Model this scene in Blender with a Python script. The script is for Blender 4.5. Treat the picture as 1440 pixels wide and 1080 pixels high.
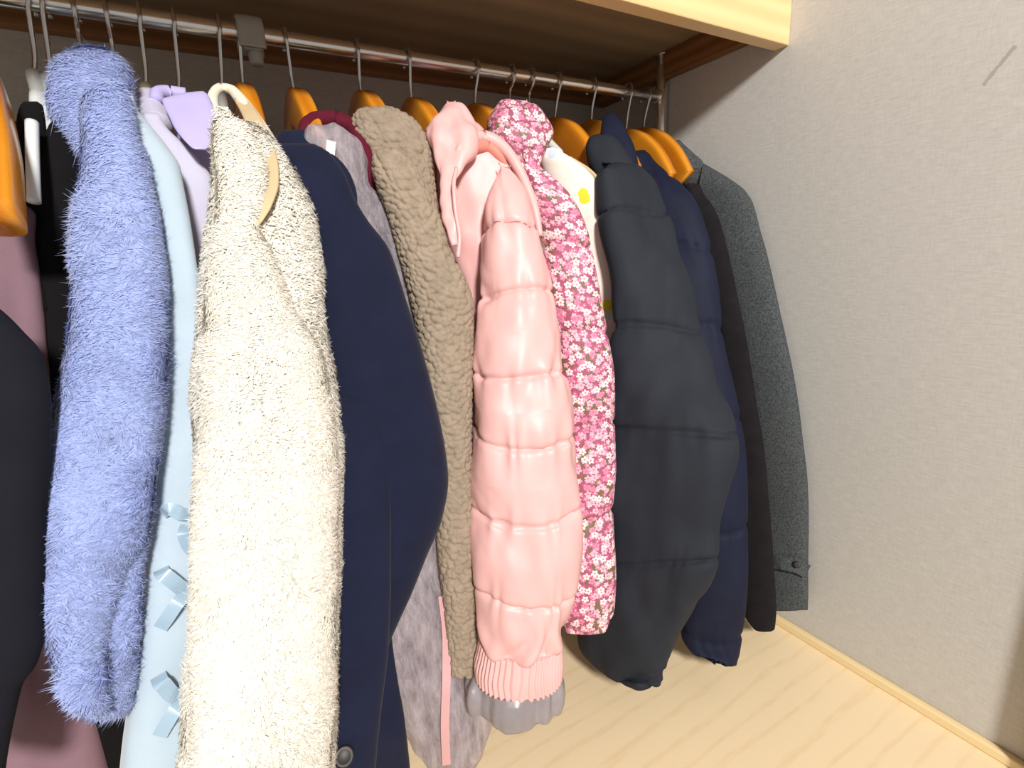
import bpy, math, random
import numpy as np
random.seed(4); RNG = np.random.default_rng(7)
for o in list(bpy.data.objects): bpy.data.objects.remove(o)
SC = bpy.context.scene
COL = SC.collection
S = 0.65                     # one working unit is 0.65 m (camera stands one unit above the closet floor)

# ------------------------------------------------------------------ camera
FOC, CX, CY = 700.0, 720.0, 540.0
def _n(v): return v / np.linalg.norm(v)
AX = _n(np.array([(1970 - CX) / FOC, -(297 - CY) / FOC, -1.0]))
AY = np.array([(300 - CX) / FOC, -(390 - CY) / FOC, -1.0]); AY = _n(AY - AX * (AX @ AY))
AZ = np.cross(AX, AY)
M = np.array([AX, AY, AZ])           # camera -> world
CAM = np.array([-1.18, 0.0, 1.0])
from mathutils import Matrix, Vector
cd = bpy.data.cameras.new('camera'); cam = bpy.data.objects.new('camera', cd); COL.objects.link(cam)
cd.sensor_width = 36.0; cd.lens = FOC / 1440 * 36; cd.clip_start = 0.01
mw = Matrix(M.tolist()).to_4x4(); mw.translation = Vector((CAM * S).tolist()); cam.matrix_world = mw
SC.camera = cam
def at(x, y, Y):
    """point of the closet at depth Y behind the camera that the photo shows at x, y"""
    r = M @ np.array([(x - CX) / FOC, -(y - CY) / FOC, -1.0])
    return CAM + r * (Y / r[1])
def atX(x, y, X):
    r = M @ np.array([(x - CX) / FOC, -(y - CY) / FOC, -1.0])
    return CAM + r * ((X - CAM[0]) / r[0])

def proj(P):
    q = (np.asarray(P) - CAM) @ M
    return CX - FOC * q[..., 0] / q[..., 2], CY + FOC * q[..., 1] / q[..., 2]

# ------------------------------------------------------------------ light
w = bpy.data.worlds.new('room'); SC.world = w; w.use_nodes = True
w.node_tree.nodes['Background'].inputs[0].default_value = (1.0, 0.965, 0.93, 1)
w.node_tree.nodes['Background'].inputs[1].default_value = 0.34
ld = bpy.data.lights.new('ceiling_lamp_light', 'AREA'); ld.shape = 'DISK'; ld.size = 0.36; ld.energy = 84
ld.color = (1.0, 0.975, 0.94)
lo = bpy.data.objects.new('ceiling_lamp_light', ld); COL.objects.link(lo)
lo.location = Vector((-1.6, -2.6, 2.77)) * S
lo.rotation_euler = (Vector((-0.8, 0.8, 0.7)) * S - lo.location).to_track_quat('-Z', 'Y').to_euler()
vs = SC.view_settings
vs.view_transform = 'Standard'; vs.look = 'None'; vs.gamma = 1; vs.use_curve_mapping = False; vs.exposure = 0.08

# ------------------------------------------------------------------ materials
def lin(c):
    return tuple(((v / 255) / 12.92 if v / 255 <= .04045 else ((v / 255 + .055) / 1.055) ** 2.4) for v in c) + (1,)
class NT:
    def __init__(s, name):
        s.m = bpy.data.materials.new(name); s.m.use_nodes = True
        s.t = s.m.node_tree; s.b = s.t.nodes['Principled BSDF']; s.out = s.t.nodes['Material Output']
    def n(s, typ, **kw):
        x = s.t.nodes.new(typ)
        for k, v in kw.items(): setattr(x, k, v)
        return x
    def l(s, a, b): s.t.links.new(a, b)
    def math(s, op, a, b=None, c=None):
        x = s.n('ShaderNodeMath', operation=op)
        for i, v in enumerate((a, b, c)):
            if v is None: continue
            if isinstance(v, (int, float)): x.inputs[i].default_value = v
            else: s.l(v, x.inputs[i])
        return x.outputs[0]
    def mix(s, fac, a, b):
        x = s.n('ShaderNodeMix', data_type='RGBA')
        for i, v in ((0, fac), (6, a), (7, b)):
            if isinstance(v, (int, float)): x.inputs[i].default_value = v
            elif isinstance(v, tuple): x.inputs[i].default_value = v
            else: s.l(v, x.inputs[i])
        return x.outputs[2]
    def coord(s, kind='Object', scale=(1, 1, 1)):
        tc = s.n('ShaderNodeTexCoord'); mp = s.n('ShaderNodeMapping'); mp.inputs['Scale'].default_value = scale
        s.l(tc.outputs[kind], mp.inputs[0]); return mp.outputs[0]
    def noise(s, vec, scale, detail=3, rough=.55):
        x = s.n('ShaderNodeTexNoise'); x.inputs['Scale'].default_value = scale
        x.inputs['Detail'].default_value = detail; x.inputs['Roughness'].default_value = rough
        s.l(vec, x.inputs['Vector']); return x.outputs[0]
    def bump(s, h, strength, dist):
        x = s.n('ShaderNodeBump'); x.inputs['Strength'].default_value = strength; x.inputs['Distance'].default_value = dist
        s.l(h, x.inputs['Height']); s.l(x.outputs[0], s.b.inputs['Normal'])
    def set(s, **kw):
        for k, v in kw.items(): s.b.inputs[k.replace('_', ' ')].default_value = v
        return s
def fabric(name, col, rough=.85, var=.18, vscale=25, bscale=900, bstr=.35, bdist=.0006, sheen=0.0, col2=None, stretch=(1, 1, 1), spec=.25):
    t = NT(name); v = t.coord('Object', stretch)
    c = lin(col); d = lin(col2) if col2 else tuple(x * (1 - var) for x in c[:3]) + (1,)
    n = t.noise(v, vscale, 4)
    r = t.n('ShaderNodeValToRGB'); r.color_ramp.elements[0].position = .35; r.color_ramp.elements[1].position = .65
    r.color_ramp.elements[0].color = d; r.color_ramp.elements[1].color = c
    t.l(n, r.inputs[0]); t.l(r.outputs[0], t.b.inputs['Base Color'])
    t.bump(t.noise(t.coord('Object'), bscale, 2), bstr, bdist)
    t.b.inputs['Roughness'].default_value = rough; t.b.inputs['Specular IOR Level'].default_value = spec
    t.b.inputs['Sheen Weight'].default_value = sheen
    return t.m
def plain(name, col, rough=.4, metal=0.0, spec=.5, **kw):
    t = NT(name); t.b.inputs['Base Color'].default_value = lin(col); t.b.inputs['Roughness'].default_value = rough
    t.b.inputs['Metallic'].default_value = metal; t.b.inputs['Specular IOR Level'].default_value = spec
    t.set(**kw); return t.m
def wood(name, c1, c2, stretch, scale, rough=.45, dist=6.0, bands='X', wscale=3.0, contrast=(.25, .8)):
    t = NT(name); v = t.coord('Object', stretch)
    wv = t.n('ShaderNodeTexWave', wave_type='BANDS', bands_direction=bands); wv.inputs['Scale'].default_value = wscale
    wv.inputs['Distortion'].default_value = dist; wv.inputs['Detail'].default_value = 3; wv.inputs['Detail Scale'].default_value = .7
    t.l(v, wv.inputs['Vector'])
    fine = t.noise(t.coord('Object', tuple(x * 12 for x in stretch)), scale, 4)
    f = t.math('MULTIPLY_ADD', fine, .45, t.math('MULTIPLY', wv.outputs[0], .55))
    r = t.n('ShaderNodeValToRGB'); r.color_ramp.elements[0].position = contrast[0]; r.color_ramp.elements[1].position = contrast[1]
    r.color_ramp.elements[0].color = lin(c1); r.color_ramp.elements[1].color = lin(c2)
    t.l(f, r.inputs[0]); t.l(r.outputs[0], t.b.inputs['Base Color'])
    t.b.inputs['Roughness'].default_value = rough; t.bump(fine, .08, .001)
    return t.m

def wallpaper():
    t = NT('wallpaper'); 
    a = t.noise(t.coord('Object', (1, 1, 7)), 60, 4, .7)
    b = t.noise(t.coord('Object', (6, 6, 1)), 70, 3, .7)
    f = t.math('MULTIPLY_ADD', a, .65, t.math('MULTIPLY', b, .35))
    r = t.n('ShaderNodeValToRGB'); r.color_ramp.elements[0].position = .36; r.color_ramp.elements[1].position = .62
    r.color_ramp.elements[0].color = lin((192, 189, 183)); r.color_ramp.elements[1].color = lin((209, 206, 200))
    t.l(f, r.inputs[0])
    # a scuff on the paper: a thin dark streak between two points of the wall
    P, Q = atX(1382, 120, 0) * S, atX(1428, 64, 0) * S
    d = (Q - P)[1:]; L = float(np.linalg.norm(d)); d = d / L
    tc = t.n('ShaderNodeTexCoord'); sp = t.n('ShaderNodeSeparateXYZ'); t.l(tc.outputs['Object'], sp.inputs[0])
    y = t.math('SUBTRACT', sp.outputs[1], float(P[1])); z = t.math('SUBTRACT', sp.outputs[2], float(P[2]))
    al = t.math('ADD', t.math('MULTIPLY', y, float(d[0])), t.math('MULTIPLY', z, float(d[1])))
    ac = t.math('ABSOLUTE', t.math('SUBTRACT', t.math('MULTIPLY', y, float(d[1])), t.math('MULTIPLY', z, float(d[0]))))
    wob = t.math('MULTIPLY', t.noise(tc.outputs['Object'], 90, 2), .004)
    inside = t.math('MULTIPLY', t.math('GREATER_THAN', al, 0.0), t.math('LESS_THAN', al, L))
    m = t.math('MULTIPLY', t.math('MULTIPLY', t.math('LESS_THAN', ac, wob), inside), .55)
    t.l(t.mix(m, r.outputs[0], lin((150, 138, 122))), t.b.inputs['Base Color'])
    t.b.inputs['Roughness'].default_value = .9; t.bump(f, .2, .0007)
    return t.m

def floral():
    t = NT('floral_print')
    uv = t.coord('UV')
    col = lin((120, 62, 62))
    nz = t.noise(uv, 45, 2)
    base = t.mix(t.math('GREATER_THAN', nz, .53), lin((164, 84, 108)), lin((120, 100, 70)))
    cur = base
    def layer(cur, scale, off, petals, size, cols, centre):
        mp = t.n('ShaderNodeMapping'); mp.inputs['Location'].default_value = (off, off * .7, 0); mp.inputs['Scale'].default_value = (scale,) * 3
        t.l(uv, mp.inputs[0])
        vo = t.n('ShaderNodeTexVoronoi', voronoi_dimensions='2D', feature='F1'); vo.inputs['Scale'].default_value = 1; vo.inputs['Randomness'].default_value = .85
        t.l(mp.outputs[0], vo.inputs['Vector'])
        sb = t.n('ShaderNodeVectorMath', operation='SUBTRACT'); t.l(mp.outputs[0], sb.inputs[0]); t.l(vo.outputs['Position'], sb.inputs[1])
        sp = t.n('ShaderNodeSeparateXYZ'); t.l(sb.outputs[0], sp.inputs[0])
        sc = t.n('ShaderNodeSeparateColor'); t.l(vo.outputs['Color'], sc.inputs[0])
        an = t.math('ADD', t.math('ARCTAN2', sp.outputs[1], sp.outputs[0]), t.math('MULTIPLY', sc.outputs[0], 6.0))
        pet = t.math('ABSOLUTE', t.math('COSINE', t.math('MULTIPLY', an, petals / 2)))
        rad = t.math('MULTIPLY_ADD', pet, size * .5, size * .55)
        m = t.math('LESS_THAN', vo.outputs['Distance'], rad)
        r = t.n('ShaderNodeValToRGB'); r.color_ramp.interpolation = 'CONSTANT'
        e = r.color_ramp.elements
        while len(e) < len(cols): e.new(.5)
        for i, cc in enumerate(cols): e[i].position = i / len(cols); e[i].color = lin(cc)
        t.l(sc.outputs[1], r.inputs[0])
        shade = t.mix(t.math('MULTIPLY', t.math('SUBTRACT', 1.0, t.math('DIVIDE', vo.outputs['Distance'], size * 1.05)), .35), r.outputs[0], lin((205, 90, 130)))
        cur = t.mix(m, cur, shade)
        c = t.math('LESS_THAN', vo.outputs['Distance'], size * .22)
        return t.mix(c, cur, lin(centre))
    cur = layer(cur, 135, 3.1, 5, .46, [(222, 138, 168), (240, 200, 212), (200, 100, 138), (236, 176, 194)], (250, 226, 214))
    cur = layer(cur, 92, 0.0, 5, .40, [(246, 236, 232), (238, 192, 206), (222, 140, 172), (250, 242, 238)], (196, 110, 120))
    t.l(cur, t.b.inputs['Base Color'])
    t.b.inputs['Roughness'].default_value = .6; t.bump(t.noise(t.coord('Object'), 500, 2), .2, .0006)
    return t.m

def dotted(dots):
    t = NT('cream_dotted'); tc = t.n('ShaderNodeTexCoord')
    geo = t.n('ShaderNodeNewGeometry')
    cur = None
    base = t.mix(t.noise(tc.outputs['Object'], 18, 3), lin((240, 222, 208)), lin((250, 240, 230)))
    cur = base
    for p, r, c in dots:
        d = t.n('ShaderNodeVectorMath', operation='DISTANCE'); t.l(geo.outputs['Position'], d.inputs[0]); d.inputs[1].default_value = tuple(p * S)
        cur = t.mix(t.math('LESS_THAN', d.outputs['Value'], r * S), cur, lin(c))
    t.l(cur, t.b.inputs['Base Color']); t.b.inputs['Roughness'].default_value = .75
    t.bump(t.noise(tc.outputs['Object'], 60, 3), .25, .003)
    return t.m

def organza():
    t = NT('sheer_organza'); v = t.coord('Object', (1, 1, .35))
    n = t.noise(v, 30, 5, .65)
    n2 = t.noise(t.coord('Object', (1, 1, .25)), 120, 4, .7); rr = t.n('ShaderNodeValToRGB'); rr.color_ramp.elements[0].position = .38; rr.color_ramp.elements[1].position = .62
    t.l(t.math('MULTIPLY_ADD', n2, .5, t.math('MULTIPLY', n, .5)), rr.inputs[0])
    t.l(t.mix(rr.outputs[0], lin((140, 130, 138)), lin((226, 214, 220))), t.b.inputs['Base Color'])
    t.b.inputs['Roughness'].default_value = .5; t.bump(rr.outputs[0], .5, .005)
    tr = t.n('ShaderNodeBsdfTransparent'); tl = t.n('ShaderNodeBsdfTranslucent'); tl.inputs[0].default_value = lin((215, 200, 208))
    m1 = t.n('ShaderNodeMixShader'); m1.inputs[0].default_value = .3; t.l(t.b.outputs[0], m1.inputs[1]); t.l(tl.outputs[0], m1.inputs[2])
    m2 = t.n('ShaderNodeMixShader'); t.l(t.math('MULTIPLY_ADD', n, .8, -.1), m2.inputs[0]); t.l(m1.outputs[0], m2.inputs[1]); t.l(tr.outputs[0], m2.inputs[2])
    t.l(m2.outputs[0], t.out.inputs[0]); return t.m

MAT = dict(
    wall=wallpaper(),
    floor=wood('maple_floor', (232, 200, 154), (244, 220, 180), (.55, 3.0, 3.0), 5, .36, 9.0, 'Y', 3.4, contrast=(.0, .34)),
    shelf_edge=wood('beech_edge', (230, 194, 138), (240, 208, 154), (.5, 6, 6), 6, .4, 3.0, 'Z', 2.0),
    shelf_ply=wood('shelf_plywood', (146, 122, 90), (160, 134, 100), (.7, 4, 4), 6, .7, 4.0, 'Y', 1.5),
    rail=wood('brown_rail', (122, 82, 44), (150, 104, 60), (.7, 5, 8), 6, .5, 3.0, 'Z', 2.0),
    trim=wood('pale_trim', (232, 204, 150), (246, 224, 176), (4, .7, 8), 6, .4, 2.0, 'X', 2.0),
    jamb=wood('jamb_wood', (190, 140, 70), (212, 164, 92), (6, 6, .7), 6, .4, 2.0, 'X', 2.0),
    hanger=wood('varnished_hanger', (196, 116, 22), (222, 146, 40), (8, 1.5, 8), 9, .22, 3.0, 'X', 2.0),
    chrome=plain('chrome', (248, 246, 240), .25, 1.0),
    hook=plain('hook_steel', (200, 200, 200), .22, 1.0),
    plastic=plain('white_plastic', (222, 226, 224), .35),
    creamplastic=plain('cream_plastic', (222, 216, 196), .4),
    clear=plain('frosted_plastic', (200, 200, 190), .45, Transmission_Weight=.35),
    blue=fabric('blue_fleece', (150, 166, 222), .9, .1, 20, sheen=.3),
    blue_tuft=fabric('blue_fleece_pile', (166, 181, 232), .9, .16, 40, sheen=.3),
    paleblue=fabric('pale_blue_plush', (184, 200, 212), .95, .08, 14, 700, .3, sheen=.4),
    palelilac=fabric('pale_lilac_plush', (200, 196, 216), .95, .08, 14, 700, .3, sheen=.4),
    lilac=fabric('lilac_nylon', (190, 180, 226), .55, .08, 14, 300, .2),
    cream=fabric('cream_fleece', (240, 232, 212), .9, .1, 20, sheen=.3),
    cream_tuft=fabric('cream_fleece_pile', (246, 240, 226), .9, .1, 40, sheen=.3),
    tan=fabric('tan_lining', (214, 190, 150), .7, .1, 20),
    navy=fabric('navy_wool', (20, 25, 50), .9, .2, 30, 900, .5, sheen=.06),
    burgundy=fabric('burgundy_knit', (96, 20, 42), .9, .2, 60, 500, .6),
    brown=fabric('taupe_boucle', (160, 143, 124), .95, .18, 90, 500, .6),
    pink=fabric('pink_satin_down', (234, 182, 178), .44, .06, 12, 250, .12, spec=.4),
    pinkdark=fabric('salmon_lining', (216, 138, 122), .5, .1, 20),
    greylining=fabric('grey_satin_lining', (146, 138, 140), .32, .15, 30, 300, .15, spec=.6),
    black=fabric('black_down_shell', (38, 42, 50), .75, .12, 25, 900, .3),
    navydown=fabric('navy_down_shell', (22, 27, 50), .7, .2, 25, 900, .3),
    darkwool=fabric('brown_black_wool', (28, 24, 27), .95, .3, 60, 500, .6),
    grey=fabric('grey_wool', (86, 90, 91), .95, .28, 420, 600, .6, col2=(52, 55, 57)),
    mauve=fabric('mauve_jersey', (138, 108, 118), .9, .1, 20),
    charcoal=fabric('charcoal_cotton', (24, 24, 34), .9, .2, 20),
    blackknit=fabric('black_knit', (14, 12, 14), .95, .3, 40),
    ribbon=plain('satin_ribbon', (160, 184, 202), .25, 0, .6),
    pinkribbon=plain('pink_ribbon', (210, 160, 160), .5),
    button=plain('dark_button', (36, 28, 26), .5),
    tag=plain('white_tag', (214, 212, 212), .6),
    organza=organza(), floral=floral(),
)

# ------------------------------------------------------------------ mesh helpers
def tag(o, label, cat=None, group=None, kind=None):
    o['label'] = label
    if cat: o['category'] = cat
    if group: o['group'] = group
    if kind: o['kind'] = kind
    return o
def root(name, loc, label, cat, group=None):
    o = bpy.data.objects.new(name, None); COL.objects.link(o); o.empty_display_size = .05
    o.location = Vector([float(v) * S for v in loc]); tag(o, label, cat, group); return o
def link(name, V, F, mat, parent=None, smooth=True, uv=None):
    """one mesh object from points in working units"""
    V = np.asarray(V, float) * S
    if parent is not None:
        V = V - np.array(parent['_o'] if '_o' in parent else origin(parent))
    me = bpy.data.meshes.new(name)
    me.from_pydata(V.tolist(), [], F if isinstance(F, list) else F.tolist())
    if smooth: me.polygons.foreach_set('use_smooth', [True] * len(me.polygons))
    if uv is not None:
        ul = me.uv_layers.new(name='UVMap'); li = np.empty(len(me.loops), int); me.loops.foreach_get('vertex_index', li)
        ul.data.foreach_set('uv', (np.asarray(uv)[li] * S).ravel())
    me.materials.append(MAT[mat] if isinstance(mat, str) else mat)
    o = bpy.data.objects.new(name, me); COL.objects.link(o)
    if parent is not None: o.parent = parent
    me.update(); return o
def origin(o):
    p = np.zeros(3)
    while o is not None: p += np.array(o.location); o = o.parent
    return p
def box(x0, x1, y0, y1, z0, z1, b=0.0):
    if b <= 0:
        V = [(x, y, z) for x in (x0, x1) for y in (y0, y1) for z in (z0, z1)]
        return np.array(V), [(0, 1, 3, 2), (4, 6, 7, 5), (0, 4, 5, 1), (2, 3, 7, 6), (0, 2, 6, 4), (1, 5, 7, 3)]
    import bmesh
    bm = bmesh.new(); bmesh.ops.create_cube(bm, size=1)
    for v in bm.verts: v.co = Vector(((x0 + x1) / 2 + v.co.x * (x1 - x0), (y0 + y1) / 2 + v.co.y * (y1 - y0), (z0 + z1) / 2 + v.co.z * (z1 - z0)))
    bmesh.ops.bevel(bm, geom=list(bm.edges), offset=b, segments=2, affect='EDGES', profile=.5)
    bm.verts.index_update(); V = np.array([v.co[:] for v in bm.verts]); F = [[v.index for v in f.verts] for f in bm.faces]; bm.free(); return V, F
def structure(name, geo, mat, parent=None):
    o = link(name, geo[0], geo[1], mat, parent, smooth=False)
    if parent is None: o['kind'] = 'structure'
    return o
def pchip(xs, ys, q):
    xs = np.asarray(xs, float); ys = np.asarray(ys, float); h = np.diff(xs); d = np.diff(ys) / h
    m = np.zeros(len(xs)); m[0] = d[0]; m[-1] = d[-1]
    for i in range(1, len(xs) - 1):
        m[i] = 0 if d[i - 1] * d[i] <= 0 else (h[i - 1] + h[i]) / (h[i - 1] / d[i - 1] + h[i] / d[i]) if True else 0
    i = np.clip(np.searchsorted(xs, q) - 1, 0, len(xs) - 2); t = (q - xs[i]) / h[i]
    return (2 * t**3 - 3 * t**2 + 1) * ys[i] + (t**3 - 2 * t**2 + t) * h[i] * m[i] + (-2 * t**3 + 3 * t**2) * ys[i + 1] + (t**3 - t**2) * h[i] * m[i + 1]
def _hash(i, j, k):
    n = (i * 374761393 + j * 668265263 + k * 2147483647 + 1013904223) & 0xffffffff
    n = ((n ^ (n >> 13)) * 1274126177) & 0xffffffff
    return ((n ^ (n >> 16)) & 0xffff) / 65535.0
def vnoise(P):
    P = np.asarray(P, float); I = np.floor(P).astype(np.int64); f = P - I; f = f * f * (3 - 2 * f); r = 0
    for a in (0, 1):
        for b in (0, 1):
            for c in (0, 1):
                wgt = (f[..., 0] if a else 1 - f[..., 0]) * (f[..., 1] if b else 1 - f[..., 1]) * (f[..., 2] if c else 1 - f[..., 2])
                r = r + wgt * _hash(I[..., 0] + a, I[..., 1] + b, I[..., 2] + c)
    return r * 2 - 1
def worley(U, V):
    I = np.floor(U).astype(np.int64); J = np.floor(V).astype(np.int64); best = np.full(U.shape, 9.0)
    for a in (-1, 0, 1):
        for b in (-1, 0, 1):
            hx = _hash(I + a, J + b, I * 0 + 3); hy = _hash(I + a, J + b, I * 0 + 11)
            best = np.minimum(best, (I + a + hx - U)**2 + (J + b + hy - V)**2)
    return np.sqrt(best)

def _nrm(v): return v / (np.linalg.norm(v, axis=-1, keepdims=True) + 1e-12)
class Tube:
    """cloth tube: rings between the left and right edge of a garment, each at its own depth"""
    def __init__(s, rows, Y0=.86, Y1=.66, y0=200, y1=1000, depth=.75, dmax=.09, nr=110, ns=56, push=0.0, yaw=None, sq=2.4, captop=.5, capbot=.25, xfix=None):
        rows = sorted(rows); ys = [r[0] for r in rows]
        q = np.linspace(ys[0], ys[-1], nr)
        xl = pchip(ys, [r[1] for r in rows], q); xr = pchip(ys, [r[2] for r in rows], q)
        C, U, W = [], [], []
        for y, a, b in zip(q, xl, xr):
            Y = Y0 + (Y1 - Y0) * np.clip((y - y0) / (y1 - y0), -.3, 1.2) + push
            m = (a + b) / 2; c = at(m, y, Y); d = c - CAM
            k = d[0] / d[1] if yaw is None else yaw
            k = np.clip(k, -.9, .9)
            hw = (at(b, y, Y)[0] - at(a, y, Y)[0]) / 2 / (1 + k * k)
            PL = at(a, y, Y + k * hw); PR = at(b, y, Y - k * hw)
            if xfix:
                f_ = np.clip((y - ys[0]) / (ys[-1] - ys[0]), 0, 1)**1.5; sw = xfix[2] if len(xfix) > 2 else (0, 0)
                PL = atX(a, y, xfix[0] + sw[0] * f_); PR = atX(b, y, xfix[1] + sw[1] * f_)
            u = (PR - PL) / 2; C.append((PL + PR) / 2); U.append(u)
            v = np.array([u[1], -u[0], 0.0]); v = v / np.linalg.norm(v)
            W.append(v * min(np.linalg.norm(u) * depth, dmax))
        s.q = q; C = np.array(C); U = np.array(U); W = np.array(W)
        # smooth the frames, then round both ends
        g = np.ones(nr); t = np.linspace(0, 1, nr); L = np.linalg.norm(np.diff(C, axis=0), axis=1).sum()
        s.L = L
        def cap(frac, tt):
            e = np.clip(tt / frac, 0, 1); return np.sqrt(np.clip(1 - (1 - e)**2, 0, 1))
        hw0 = np.linalg.norm(U[0]) * captop / L; hw1 = np.linalg.norm(U[-1]) * capbot / L
        gv = np.minimum(cap(max(hw0, 1e-4), t), cap(max(hw1, 1e-4), 1 - t))
        s.C, s.U, s.W = C, U, W * np.maximum(gv, .05)[:, None]
        ph = np.linspace(-.5 * np.pi, 1.5 * np.pi, ns, endpoint=False)
        cs, sn = np.cos(ph), np.sin(ph)
        ce = np.sign(cs) * np.abs(cs)**(2 / sq); se = np.sign(sn) * np.abs(sn)**(2 / sq)
        s.ph = ph
        s.P = s.C[:, None] + s.U[:, None] * ce[None, :, None] + s.W[:, None] * se[None, :, None]
        s.nr, s.ns = nr, ns
        arc = np.concatenate([np.zeros((nr, 1)), np.cumsum(np.linalg.norm(np.diff(s.P, axis=1), axis=2), axis=1)], 1)
        arc = arc - arc[:, ns // 2:ns // 2 + 1] + 5.0
        vv = np.concatenate([[0], np.cumsum(np.linalg.norm(np.diff(C, axis=0), axis=1))])
        s.uu = arc; s.vv = np.broadcast_to(vv[:, None], (nr, ns))
        s.yy = np.broadcast_to(q[:, None], (nr, ns)); s.pp = np.broadcast_to(ph, (nr, ns))
    def normals(s):
        dv = np.gradient(s.P, axis=0); du = np.roll(s.P, -1, 1) - np.roll(s.P, 1, 1)
        n = np.cross(du, dv); n /= np.linalg.norm(n, axis=2, keepdims=True) + 1e-12
        out = s.P - s.C[:, None]; sg = np.sign((n * out).sum(2).mean()); return n * sg
    def disp(s, d):
        s.P = s.P + s.normals() * np.asarray(d)[..., None]; return s
    def wrinkle(s, amp, fx=14, fz=5, seed=0, amp2=0, f2=30):
        d = amp * vnoise(s.P * np.array([fx, fx, fz]) + seed * 17.3)
        if amp2: d = d + amp2 * vnoise(s.P * np.array([f2, f2, f2 * .6]) + seed * 5.1)
        return s.disp(d)
    def folds(s, amp, n=3, seed=0, sway=.8):
        """long hanging folds running down the tube"""
        ph = s.pp * n + sway * np.sin(s.vv * 5 + seed) + 2 * vnoise(np.stack([s.vv * 3 + seed, s.vv * 0, s.vv * 0], -1))
        return s.disp(amp * np.sin(ph) * np.clip(s.vv / .15, 0, 1))
    def seams(s, lines, bulge=.012, pinch=.010, pucker=.0035, seed=0):
        """quilted chambers between seam rows, each (y at left edge, y at right edge)"""
        side = (np.cos(s.pp) + 1) / 2
        Y = np.stack([a + (b - a) * side + 5 * np.sin(s.pp * 2 + i) for i, (a, b) in enumerate(lines)], -1)
        dist = np.abs(Y - s.yy[..., None]); dm = dist.min(-1)
        idx = dist.argmin(-1)
        sp = np.median(np.diff([l[0] for l in lines])) if len(lines) > 1 else 120
        f = np.clip(dm / (sp / 2), 0, 1)
        d = bulge * np.sqrt(f) - pinch * np.exp(-(dm / 4.0)**2)
        pk = np.sin(s.uu * 150 + 4 * vnoise(np.stack([s.uu * 30, s.vv * 4, s.vv * 0 + seed], -1)) + idx * 1.7) * np.exp(-dm / 19.0) * (.45 + .9 * np.abs(vnoise(np.stack([s.uu * 22 + idx * 3.7, s.vv * 0, s.vv * 0], -1))))
        d = d + pucker * pk
        return s.disp(d)
    def faces(s):
        nr, ns = s.nr, s.ns
        i = np.arange(nr - 1)[:, None]; j = np.arange(ns)[None]
        a = i * ns + j; b = i * ns + (j + 1) % ns
        F = np.stack([a, b, b + ns, a + ns], -1).reshape(-1, 4).tolist()
        F.append(list(range(ns - 1, -1, -1))); F.append([(nr - 1) * ns + k for k in range(ns)])
        return F
    def obj(s, name, mat, parent):
        return link(name, s.P.reshape(-1, 3), s.faces(), mat, parent, True, np.stack([s.uu.ravel(), s.vv.ravel()], -1))
    def tufts(s, name, mat, parent, count, length, width, lay=.75, curl=.5, seed=0):
        """pile of short curved tufts growing out of the tube"""
        r = np.random.default_rng(seed); N = s.normals()
        i = r.integers(0, s.nr - 1, count * 3); j = r.integers(0, s.ns, count * 3)
        P00 = s.P[i, j]; P01 = s.P[i, (j + 1) % s.ns]; P10 = s.P[i + 1, j]
        area = np.linalg.norm(np.cross(P01 - P00, P10 - P00), axis=1)
        n = N[i, j]; view = CAM - P00; view /= np.linalg.norm(view, axis=1, keepdims=True)
        keep = (r.random(len(i)) < np.clip(area / np.percentile(area, 75), 0, 1)) & ((n * view).sum(1) > -.7)
        k = np.nonzero(keep)[0][:count]
        a = r.random(len(k))[:, None]; b = r.random(len(k))[:, None]
        B = P00[k] + (P01 - P00)[k] * a + (P10 - P00)[k] * b; n = n[k]
        down = np.array([0, 0, -1.0]); fl = vnoise(B * 22.0 + 3)[:, None]; fl2 = vnoise(B * 22.0 + 43)[:, None]
        tx = np.cross(n, down); tx /= np.linalg.norm(tx, axis=1, keepdims=True) + 1e-9; td = np.cross(tx, n)
        ang = fl * 1.9 + r.normal(0, .55, (len(k), 1)); sg = np.sign((td @ down))[:, None]
        t = (td * sg) * np.cos(ang) + tx * np.sin(ang)
        Ln = length * r.uniform(.6, 1.25, (len(k), 1)) * (1 + .25 * fl2)
        side = np.cross(t, n); wv = width * r.uniform(.7, 1.3, (len(k), 1))
        c = r.normal(0, curl, (len(k), 1))
        m = B + (n * (1 - lay * .5) * .75 + t * lay * .6) * Ln * .55
        e = m + (n * (1 - lay) * .5 + t * lay + side * c) * Ln * .6
        B = B - n * .003
        V = np.stack([B - side * wv * .5, B + side * wv * .5, m - side * wv * .5, m + side * wv * .5, e], 1).reshape(-1, 3)
        o = np.arange(len(k))[:, None] * 5
        F = np.concatenate([o + np.array([[0, 1, 3]]), o + np.array([[0, 3, 2]]), o + np.array([[2, 3, 4]])])
        ob = link(name, V, F, mat, parent, True)
        nn = _nrm(n[:, None] + .45 * np.stack([-side, side, -side, side, t * .6], 1) + r.normal(0, .22, (len(k), 1, 3)))
        ob.data.normals_split_custom_set_from_vertices(nn.reshape(-1, 3).tolist()); ob['kind'] = 'stuff'; return ob

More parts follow.
